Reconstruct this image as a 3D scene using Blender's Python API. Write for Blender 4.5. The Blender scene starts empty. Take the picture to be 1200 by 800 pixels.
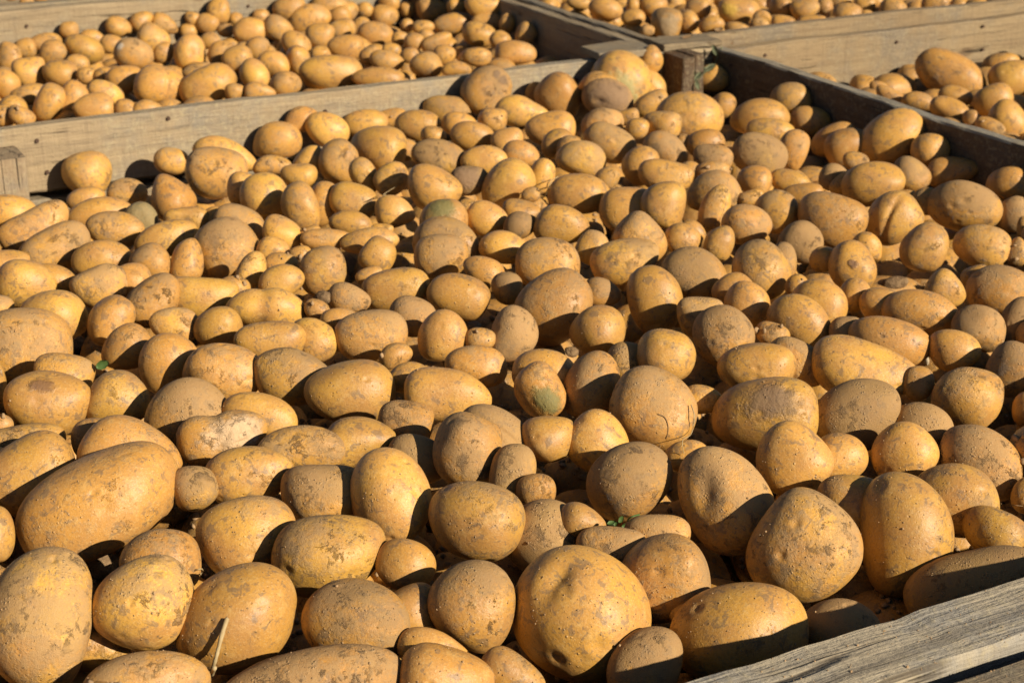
import bpy, bmesh, math, random
import numpy as np
from mathutils import Vector, Matrix

random.seed(7); rng = np.random.default_rng(7)
S = bpy.context.scene
C = S.collection

# ------------------------------------------------------------------ camera, sky, sun, exposure
RIM = 0.72                                   # height of the crate rims above the ground (m)
CAM_H = 0.60                                 # camera above the rims
FPX, HORIZON = 1976.0, -380.0                # focal length in photo pixels, horizon row of the 1200x800 photo
PITCH = math.atan((400 - HORIZON) / FPX)
YAW = math.radians(28.0)
CAM = np.array([0.0, 0.0, RIM + CAM_H])
FWD = np.array([math.sin(YAW) * math.cos(PITCH), math.cos(YAW) * math.cos(PITCH), -math.sin(PITCH)])
RGT = np.array([math.cos(YAW), -math.sin(YAW), 0.0])
UP = np.cross(RGT, FWD)

cd = bpy.data.cameras.new('camera'); cam = bpy.data.objects.new('camera', cd); C.objects.link(cam)
cd.sensor_width = 23.6; cd.lens = FPX / 1200 * 23.6; cd.clip_start = 0.05; cd.clip_end = 500
cam.matrix_world = Matrix(((RGT[0], UP[0], -FWD[0], CAM[0]), (RGT[1], UP[1], -FWD[1], CAM[1]),
                           (RGT[2], UP[2], -FWD[2], CAM[2]), (0, 0, 0, 1)))
cd.dof.use_dof = True; cd.dof.focus_distance = 1.36; cd.dof.aperture_fstop = 10.0
S.camera = cam

SUN_EL = math.radians(26.0)
SUN_PHI = math.radians(53.0)                 # sun stands this far to the right of straight behind the camera
bx_, by_ = -math.sin(YAW), -math.cos(YAW)
SUNV = np.array([(math.cos(SUN_PHI) * bx_ + math.sin(SUN_PHI) * RGT[0]) * math.cos(SUN_EL),
                 (math.cos(SUN_PHI) * by_ + math.sin(SUN_PHI) * RGT[1]) * math.cos(SUN_EL), math.sin(SUN_EL)])
ld = bpy.data.lights.new('sun', 'SUN'); ld.energy = 5.0; ld.angle = math.radians(0.53); ld.color = (1.0, 0.905, 0.75)
sun = bpy.data.objects.new('sun', ld); C.objects.link(sun)
sun.rotation_euler = Vector(SUNV).to_track_quat('Z', 'Y').to_euler(); sun.location = (3, -3, 6)
W = bpy.data.worlds.new('World'); S.world = W; W.use_nodes = True
nt = W.node_tree; bg = nt.nodes['Background']; sky = nt.nodes.new('ShaderNodeTexSky')
sky.sky_type = 'NISHITA'; sky.air_density = 0.6; sky.dust_density = 0.3; sky.sun_disc = False; sky.sun_elevation = SUN_EL
sky.sun_rotation = math.atan2(SUNV[0], SUNV[1])
nt.links.new(sky.outputs[0], bg.inputs[0]); bg.inputs[1].default_value = 0.05
S.view_settings.view_transform = 'Standard'; S.view_settings.look = 'None'
S.view_settings.exposure = 0.41; S.view_settings.gamma = 1.0
S.cycles.max_bounces = 6; S.cycles.diffuse_bounces = 1


def ray(px, py):
    d = FWD * FPX + RGT * (px - 600) - UP * (py - 400)
    return d / FPX                            # length along the view axis is 1


def on_plane(px, py, z):
    d = ray(px, py); t = (z - CAM[2]) / d[2]
    return CAM + d * t


# ------------------------------------------------------------------ helpers
def link(name, me, parent=None, mats=()):
    o = bpy.data.objects.new(name, me); C.objects.link(o)
    if parent: o.parent = parent
    for m in mats: me.materials.append(m)
    return o


def tag(o, label=None, cat=None, group=None, kind=None):
    if label: o['label'] = label
    if cat: o['category'] = cat
    if group: o['group'] = group
    if kind: o['kind'] = kind
    return o


def mesh_np(name, V, F, smooth=True):
    me = bpy.data.meshes.new(name); n = F.shape[1]
    me.vertices.add(len(V)); me.vertices.foreach_set('co', np.ascontiguousarray(V, dtype=np.float32).ravel())
    me.loops.add(F.size); me.loops.foreach_set('vertex_index', np.ascontiguousarray(F, dtype=np.int32).ravel())
    me.polygons.add(len(F)); me.polygons.foreach_set('loop_start', np.arange(0, F.size, n, dtype=np.int32))
    me.polygons.foreach_set('loop_total', np.full(len(F), n, dtype=np.int32))
    me.polygons.foreach_set('use_smooth', np.full(len(F), smooth))
    me.update(); me.validate()
    return me


def ico(n):
    bm = bmesh.new(); bmesh.ops.create_icosphere(bm, subdivisions=n, radius=1.0)
    V = np.array([v.co[:] for v in bm.verts]); F = np.array([[v.index for v in f.verts] for f in bm.faces]); bm.free()
    return V / np.linalg.norm(V, axis=1)[:, None], F


ICO = {k: ico(k) for k in (2, 3, 4, 5, 6)}


# ------------------------------------------------------------------ materials
class NB:
    def __init__(self, name):
        self.m = bpy.data.materials.new(name); self.m.use_nodes = True
        self.t = self.m.node_tree; self.b = self.t.nodes['Principled BSDF']

    def n(self, typ, ins=None, **kw):
        x = self.t.nodes.new(typ)
        for k, v in kw.items(): setattr(x, k, v)
        for k, v in (ins or {}).items(): self.set(x, k, v)
        return x

    def set(self, x, k, v):
        s = x.inputs[k]
        if isinstance(v, bpy.types.NodeSocket): self.t.links.new(v, s)
        else: s.default_value = v

    def noise(self, vec, scale, detail=4, rough=0.55, w=None, dist=0.0):
        x = self.n('ShaderNodeTexNoise', {'Vector': vec, 'Scale': scale, 'Detail': detail, 'Roughness': rough, 'Distortion': dist})
        return x.outputs['Fac']

    def ramp(self, fac, a, b, inter='LINEAR'):
        x = self.n('ShaderNodeMapRange', {'Value': fac, 'From Min': a, 'From Max': b}, interpolation_type='SMOOTHSTEP')
        return x.outputs[0]

    def mix(self, f, a, b, mode='MIX'):
        x = self.n('ShaderNodeMix', data_type='RGBA', blend_type=mode)
        self.set(x, 0, f); self.set(x, 6, a); self.set(x, 7, b)
        return x.outputs[2]

    def math(self, op, a, b=0.5, c=None):
        x = self.n('ShaderNodeMath', operation=op); self.set(x, 0, a); self.set(x, 1, b)
        if c is not None: self.set(x, 2, c)
        return x.outputs[0]

    def bump(self, h, strength, dist, normal=None):
        i = {'Height': h, 'Strength': strength, 'Distance': dist}
        if normal is not None: i['Normal'] = normal
        return self.n('ShaderNodeBump', i).outputs[0]


def rgb(r, g, b): return (r, g, b, 1.0)


def potato_mat(name, marked=False):
    k = NB(name)
    co = k.n('ShaderNodeTexCoord').outputs['Object']
    rnd = k.n('ShaderNodeObjectInfo').outputs['Random']
    off = k.n('ShaderNodeCombineXYZ', {0: k.math('MULTIPLY', rnd, 7.3), 1: k.math('MULTIPLY', rnd, 3.1), 2: k.math('MULTIPLY', rnd, 5.7)}).outputs[0]
    p = k.n('ShaderNodeVectorMath', {0: co, 1: off}, operation='ADD').outputs[0]
    dust = k.n('ShaderNodeAttribute', attribute_type='OBJECT', attribute_name='dust').outputs['Fac']
    tint = k.n('ShaderNodeAttribute', attribute_type='OBJECT', attribute_name='tint').outputs['Fac']
    tone = k.n('ShaderNodeAttribute', attribute_type='OBJECT', attribute_name='tone').outputs['Fac']
    settle = k.n('ShaderNodeAttribute', attribute_type='GEOMETRY', attribute_name='settled').outputs['Fac']
    # skin
    n1 = k.noise(p, 32, 3, 0.5); n2 = k.noise(p, 95, 5, 0.65); n3 = k.noise(p, 420, 4, 0.7); n4 = k.noise(p, 1500, 2, 0.6)
    skin = k.mix(tint, rgb(0.68, 0.368, 0.064), rgb(0.56, 0.255, 0.052))
    skin = k.mix(k.ramp(n1, 0.35, 0.7), skin, rgb(0.53, 0.262, 0.072))
    skin = k.mix(k.math('MULTIPLY', k.ramp(n2, 0.5, 0.72), 0.55), skin, rgb(0.70, 0.42, 0.130))
    skin = k.mix(k.math('MULTIPLY', k.ramp(n3, 0.46, 0.66), 0.5), skin, rgb(0.36, 0.19, 0.065))
    skin = k.mix(k.math('MULTIPLY', k.ramp(k.noise(p, 800, 3, 0.6), 0.56, 0.66), 0.4), skin, rgb(0.70, 0.50, 0.23))
    # brown flecks and pores
    vor = k.n('ShaderNodeTexVoronoi', {'Vector': p, 'Scale': 240.0, 'Randomness': 1.0}, feature='F1')
    vs = k.n('ShaderNodeSeparateColor', {0: vor.outputs['Color']})
    pore = k.math('MULTIPLY', k.math('SUBTRACT', 1.0, k.ramp(vor.outputs['Distance'], 0.05, 0.30)), k.math('GREATER_THAN', vs.outputs[0], 0.72))
    pore = k.math('MULTIPLY', pore, k.ramp(k.noise(p, 45, 3, 0.6), 0.45, 0.6))
    skin = k.mix(k.math('MULTIPLY', pore, 0.5), skin, rgb(0.20, 0.10, 0.04))
    # scurf: greyish brown blotches
    bl = k.math('MULTIPLY', k.ramp(k.noise(p, 120, 4, 0.65, dist=0.5), 0.54, 0.61), k.ramp(k.noise(p, 30, 2, 0.5), 0.40, 0.52))
    skin = k.mix(k.math('MULTIPLY', bl, 0.66), skin, rgb(0.235, 0.15, 0.08))
    # dry earth: a thin film, thicker in patches
    dn = k.math('ADD', k.math('MULTIPLY', k.noise(p, 22, 6, 0.7), 0.58), k.math('ADD', k.math('MULTIPLY', n2, 0.26), k.math('MULTIPLY', n3, 0.16)))
    thr = k.math('SUBTRACT', k.math('SUBTRACT', 0.725, k.math('MULTIPLY', dust, 0.36)), k.math('MULTIPLY', settle, 0.075))
    dm = k.ramp(k.math('SUBTRACT', dn, thr), -0.055, 0.065)
    dcol = k.mix(n3, rgb(0.31, 0.183, 0.080), rgb(0.50, 0.315, 0.138))
    dcol = k.mix(k.math('MULTIPLY', k.ramp(n4, 0.45, 0.75), 0.5), dcol, rgb(0.22, 0.13, 0.062))
    col = k.mix(k.math('MULTIPLY', dm, 0.70), skin, dcol)
    # caked grains
    vg = k.n('ShaderNodeTexVoronoi', {'Vector': p, 'Scale': 420.0, 'Randomness': 1.0}, feature='F1')
    vgs = k.n('ShaderNodeSeparateColor', {0: vg.outputs['Color']})
    grain = k.math('MULTIPLY', k.math('SUBTRACT', 1.0, k.ramp(vg.outputs['Distance'], 0.15, 0.5)), k.math('GREATER_THAN', vgs.outputs[1], k.math('SUBTRACT', 0.94, k.math('MULTIPLY', dm, 0.40))))
    grain = k.math('MULTIPLY', grain, k.ramp(k.noise(p, 60, 3, 0.6), 0.50, 0.62))
    col = k.mix(k.math('MULTIPLY', grain, 0.5), col, rgb(0.46, 0.31, 0.155))
    cake = k.math('MULTIPLY', k.ramp(k.noise(p, 62, 8, 0.78, dist=0.3), 0.545, 0.605), k.ramp(k.noise(p, 21, 3, 0.6), 0.47, 0.60))
    cake = k.math('MULTIPLY', cake, k.ramp(dust, 0.08, 0.6))
    col = k.mix(k.math('MULTIPLY', cake, 0.66), col, k.mix(n3, rgb(0.17, 0.10, 0.048), rgb(0.31, 0.195, 0.092)))
    col = k.mix(1.0, col, k.n('ShaderNodeCombineColor', {0: tone, 1: tone, 2: tone}).outputs[0], 'MULTIPLY')
    h = k.math('ADD', k.math('MULTIPLY', n3, 0.35), k.math('MULTIPLY', k.math('MULTIPLY', n4, dm), 0.5))
    h = k.math('ADD', h, k.math('MULTIPLY', grain, 0.8))
    h = k.math('SUBTRACT', h, k.math('MULTIPLY', pore, 0.5))
    h = k.math('ADD', h, k.math('MULTIPLY', cake, k.math('ADD', 0.7, k.math('MULTIPLY', n4, 1.2))))
    rough = k.math('ADD', k.math('ADD', 0.34, k.math('MULTIPLY', n2, 0.22)), k.math('MULTIPLY', dm, 0.36))
    if marked:
        a = k.n('ShaderNodeAttribute', attribute_type='GEOMETRY', attribute_name='mark')
        mf = k.ramp(k.math('ADD', a.outputs['Alpha'], k.math('MULTIPLY', k.math('SUBTRACT', n2, 0.5), 0.9)), 0.27, 0.68)
        mcol = k.mix(k.math('MULTIPLY', n3, 0.6), a.outputs['Color'], k.mix(0.5, a.outputs['Color'], rgb(0.2, 0.12, 0.06)))
        col = k.mix(k.math('MULTIPLY', mf, 0.82), col, mcol)
        h = k.math('ADD', h, k.math('MULTIPLY', k.math('MULTIPLY', mf, n2), 1.6))
        rough = k.math('MAXIMUM', rough, k.math('MULTIPLY', mf, 0.7))
    k.set(k.b, 'Base Color', col); k.set(k.b, 'Roughness', rough)
    k.set(k.b, 'Specular IOR Level', 0.38)
    k.set(k.b, 'Normal', k.bump(k.math('ADD', h, k.math('MULTIPLY', n2, 0.6)), 0.8, 0.0012))
    return k.m


def wood_mat(name, a, b, grey, dark=1.0):
    k = NB(name)
    co = k.n('ShaderNodeTexCoord').outputs['Object']
    rnd = k.n('ShaderNodeObjectInfo').outputs['Random']
    off = k.n('ShaderNodeCombineXYZ', {0: k.math('MULTIPLY', rnd, 9.0), 1: k.math('MULTIPLY', rnd, 4.0), 2: k.math('MULTIPLY', rnd, 6.0)}).outputs[0]
    p = k.n('ShaderNodeVectorMath', {0: co, 1: off}, operation='ADD').outputs[0]
    st = k.n('ShaderNodeMapping', {'Vector': p, 'Scale': (1.6, 30.0, 30.0)}).outputs[0]
    fine = k.n('ShaderNodeMapping', {'Vector': p, 'Scale': (14.0, 260.0, 260.0)}).outputs[0]
    saw = k.n('ShaderNodeMapping', {'Vector': p, 'Scale': (190.0, 10.0, 10.0), 'Rotation': (0, 0, 0.25)}).outputs[0]
    g1 = k.noise(st, 2.2, 5, 0.6, dist=0.6); g2 = k.noise(fine, 1.3, 4, 0.7); g3 = k.noise(saw, 1.0, 3, 0.6)
    bl = k.noise(p, 9, 5, 0.65); sp = k.noise(p, 160, 4, 0.7)
    col = k.mix(k.ramp(g1, 0.3, 0.7), a, b)
    col = k.mix(k.ramp(bl, 0.42, 0.68), col, grey)
    col = k.mix(k.math('MULTIPLY', k.ramp(g2, 0.47, 0.76), 0.48), col, rgb(0.10, 0.075, 0.05))
    col = k.mix(k.math('MULTIPLY', k.ramp(g3, 0.52, 0.75), 0.22), col, rgb(0.13, 0.09, 0.06))
    col = k.mix(k.math('MULTIPLY', k.math('MULTIPLY', k.ramp(sp, 0.5, 0.62), k.ramp(bl, 0.36, 0.56)), 0.34), col, rgb(0.46, 0.37, 0.205))
    # weather stains and mud splashes
    col = k.mix(k.math('MULTIPLY', k.ramp(k.noise(st, 0.9, 4, 0.65), 0.58, 0.72), 0.5), col, rgb(0.10, 0.085, 0.07))
    kn = k.n('ShaderNodeTexVoronoi', {'Vector': k.n('ShaderNodeMapping', {'Vector': p, 'Scale': (4.5, 9.0, 9.0)}).outputs[0], 'Scale': 1.0}, feature='F1')
    knot = k.math('SUBTRACT', 1.0, k.ramp(kn.outputs['Distance'], 0.05, 0.11))
    col = k.mix(k.math('MULTIPLY', knot, 0.55), col, rgb(0.12, 0.062, 0.03))
    ck = k.noise(k.n('ShaderNodeMapping', {'Vector': p, 'Scale': (1.1, 46.0, 46.0)}).outputs[0], 1.0, 2, 0.5, dist=0.3)
    crack = k.math('MULTIPLY', k.math('SUBTRACT', 1.0, k.ramp(k.math('ABSOLUTE', k.math('SUBTRACT', ck, 0.5)), 0.0, 0.018)), k.ramp(k.noise(p, 7, 2, 0.5), 0.53, 0.62))
    col = k.mix(k.math('MULTIPLY', crack, 0.8), col, rgb(0.045, 0.032, 0.022))
    tn = k.math('ADD', 0.80, k.math('MULTIPLY', rnd, 0.36))
    col = k.mix(1.0, col, k.n('ShaderNodeCombineColor', {0: tn, 1: tn, 2: tn}).outputs[0], 'MULTIPLY')
    k.set(k.b, 'Base Color', col); k.set(k.b, 'Roughness', 0.86); k.set(k.b, 'Specular IOR Level', 0.2)
    h = k.math('ADD', k.math('ADD', k.math('MULTIPLY', g2, 0.6), k.math('MULTIPLY', g1, 0.9)), k.math('ADD', k.math('MULTIPLY', g3, 0.35), k.math('MULTIPLY', sp, 0.5)))
    h = k.math('SUBTRACT', h, k.math('MULTIPLY', crack, 0.9))
    k.set(k.b, 'Normal', k.bump(h, 1.0, 0.0030))
    return k.m


def plain_mat(name, a, b, scale, rough=0.9, bump=0.6, dist=0.003, spec=0.2):
    k = NB(name)
    co = k.n('ShaderNodeTexCoord').outputs['Object']
    n = k.noise(co, scale, 6, 0.7); n2 = k.noise(co, scale * 6, 4, 0.7)
    col = k.mix(k.ramp(n, 0.35, 0.65), a, b)
    col = k.mix(k.math('MULTIPLY', n2, 0.4), col, b)
    k.set(k.b, 'Base Color', col); k.set(k.b, 'Roughness', rough); k.set(k.b, 'Specular IOR Level', spec)
    k.set(k.b, 'Normal', k.bump(k.math('ADD', n, k.math('MULTIPLY', n2, 0.5)), bump, dist))
    return k.m


M_POT = potato_mat('potato_skin'); M_MARK = potato_mat('potato_skin_marked', True)
M_WOOD = wood_mat('weathered_wood', rgb(0.36, 0.262, 0.148), rgb(0.275, 0.20, 0.115), rgb(0.255, 0.21, 0.148))
M_WOOD2 = wood_mat('warm_wood', rgb(0.39, 0.275, 0.145), rgb(0.30, 0.205, 0.11), rgb(0.27, 0.21, 0.14))
M_SHADEW = wood_mat('shaded_wood', rgb(0.20, 0.135, 0.075), rgb(0.13, 0.085, 0.045), rgb(0.15, 0.115, 0.08))  # shade of the right wall put into the colour, darker than the other boards
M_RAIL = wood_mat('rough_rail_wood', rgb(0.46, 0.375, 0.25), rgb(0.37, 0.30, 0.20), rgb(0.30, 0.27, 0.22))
M_POST = wood_mat('brown_post_wood', rgb(0.16, 0.088, 0.04), rgb(0.08, 0.042, 0.02), rgb(0.12, 0.085, 0.055))
M_SOIL = plain_mat('dry_soil', rgb(0.15, 0.09, 0.045), rgb(0.30, 0.19, 0.095), 60, 0.95, 0.9, 0.004)
M_GROUND = plain_mat('packed_earth', rgb(0.16, 0.12, 0.085), rgb(0.24, 0.185, 0.13), 6, 0.95, 0.6, 0.02)
M_STRAW = plain_mat('dry_stalk', rgb(0.55, 0.42, 0.22), rgb(0.40, 0.28, 0.13), 90, 0.8, 0.4, 0.001)
M_ROOT = plain_mat('dry_root', rgb(0.20, 0.11, 0.05), rgb(0.30, 0.19, 0.09), 120, 0.85, 0.4, 0.001)
M_LEAF = plain_mat('green_leaf', rgb(0.055, 0.10, 0.02), rgb(0.09, 0.15, 0.035), 80, 0.6, 0.4, 0.001, 0.4)
M_WILT = plain_mat('wilted_leaf', rgb(0.075, 0.09, 0.04), rgb(0.16, 0.16, 0.085), 90, 0.75, 0.6, 0.001)
M_IRON = plain_mat('rusty_iron', rgb(0.06, 0.04, 0.03), rgb(0.11, 0.06, 0.035), 300, 0.7, 0.5, 0.0006)
M_STONE = plain_mat('pale_stone', rgb(0.33, 0.25, 0.155), rgb(0.42, 0.33, 0.21), 120, 0.8, 0.6, 0.001)
M_CRUMB = plain_mat('dry_crumbs', rgb(0.34, 0.21, 0.10), rgb(0.42, 0.27, 0.14), 200, 0.95, 0.5, 0.001)
M_POST2 = wood_mat('dirty_post_wood', rgb(0.36, 0.26, 0.15), rgb(0.29, 0.20, 0.115), rgb(0.25, 0.20, 0.14))

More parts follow.
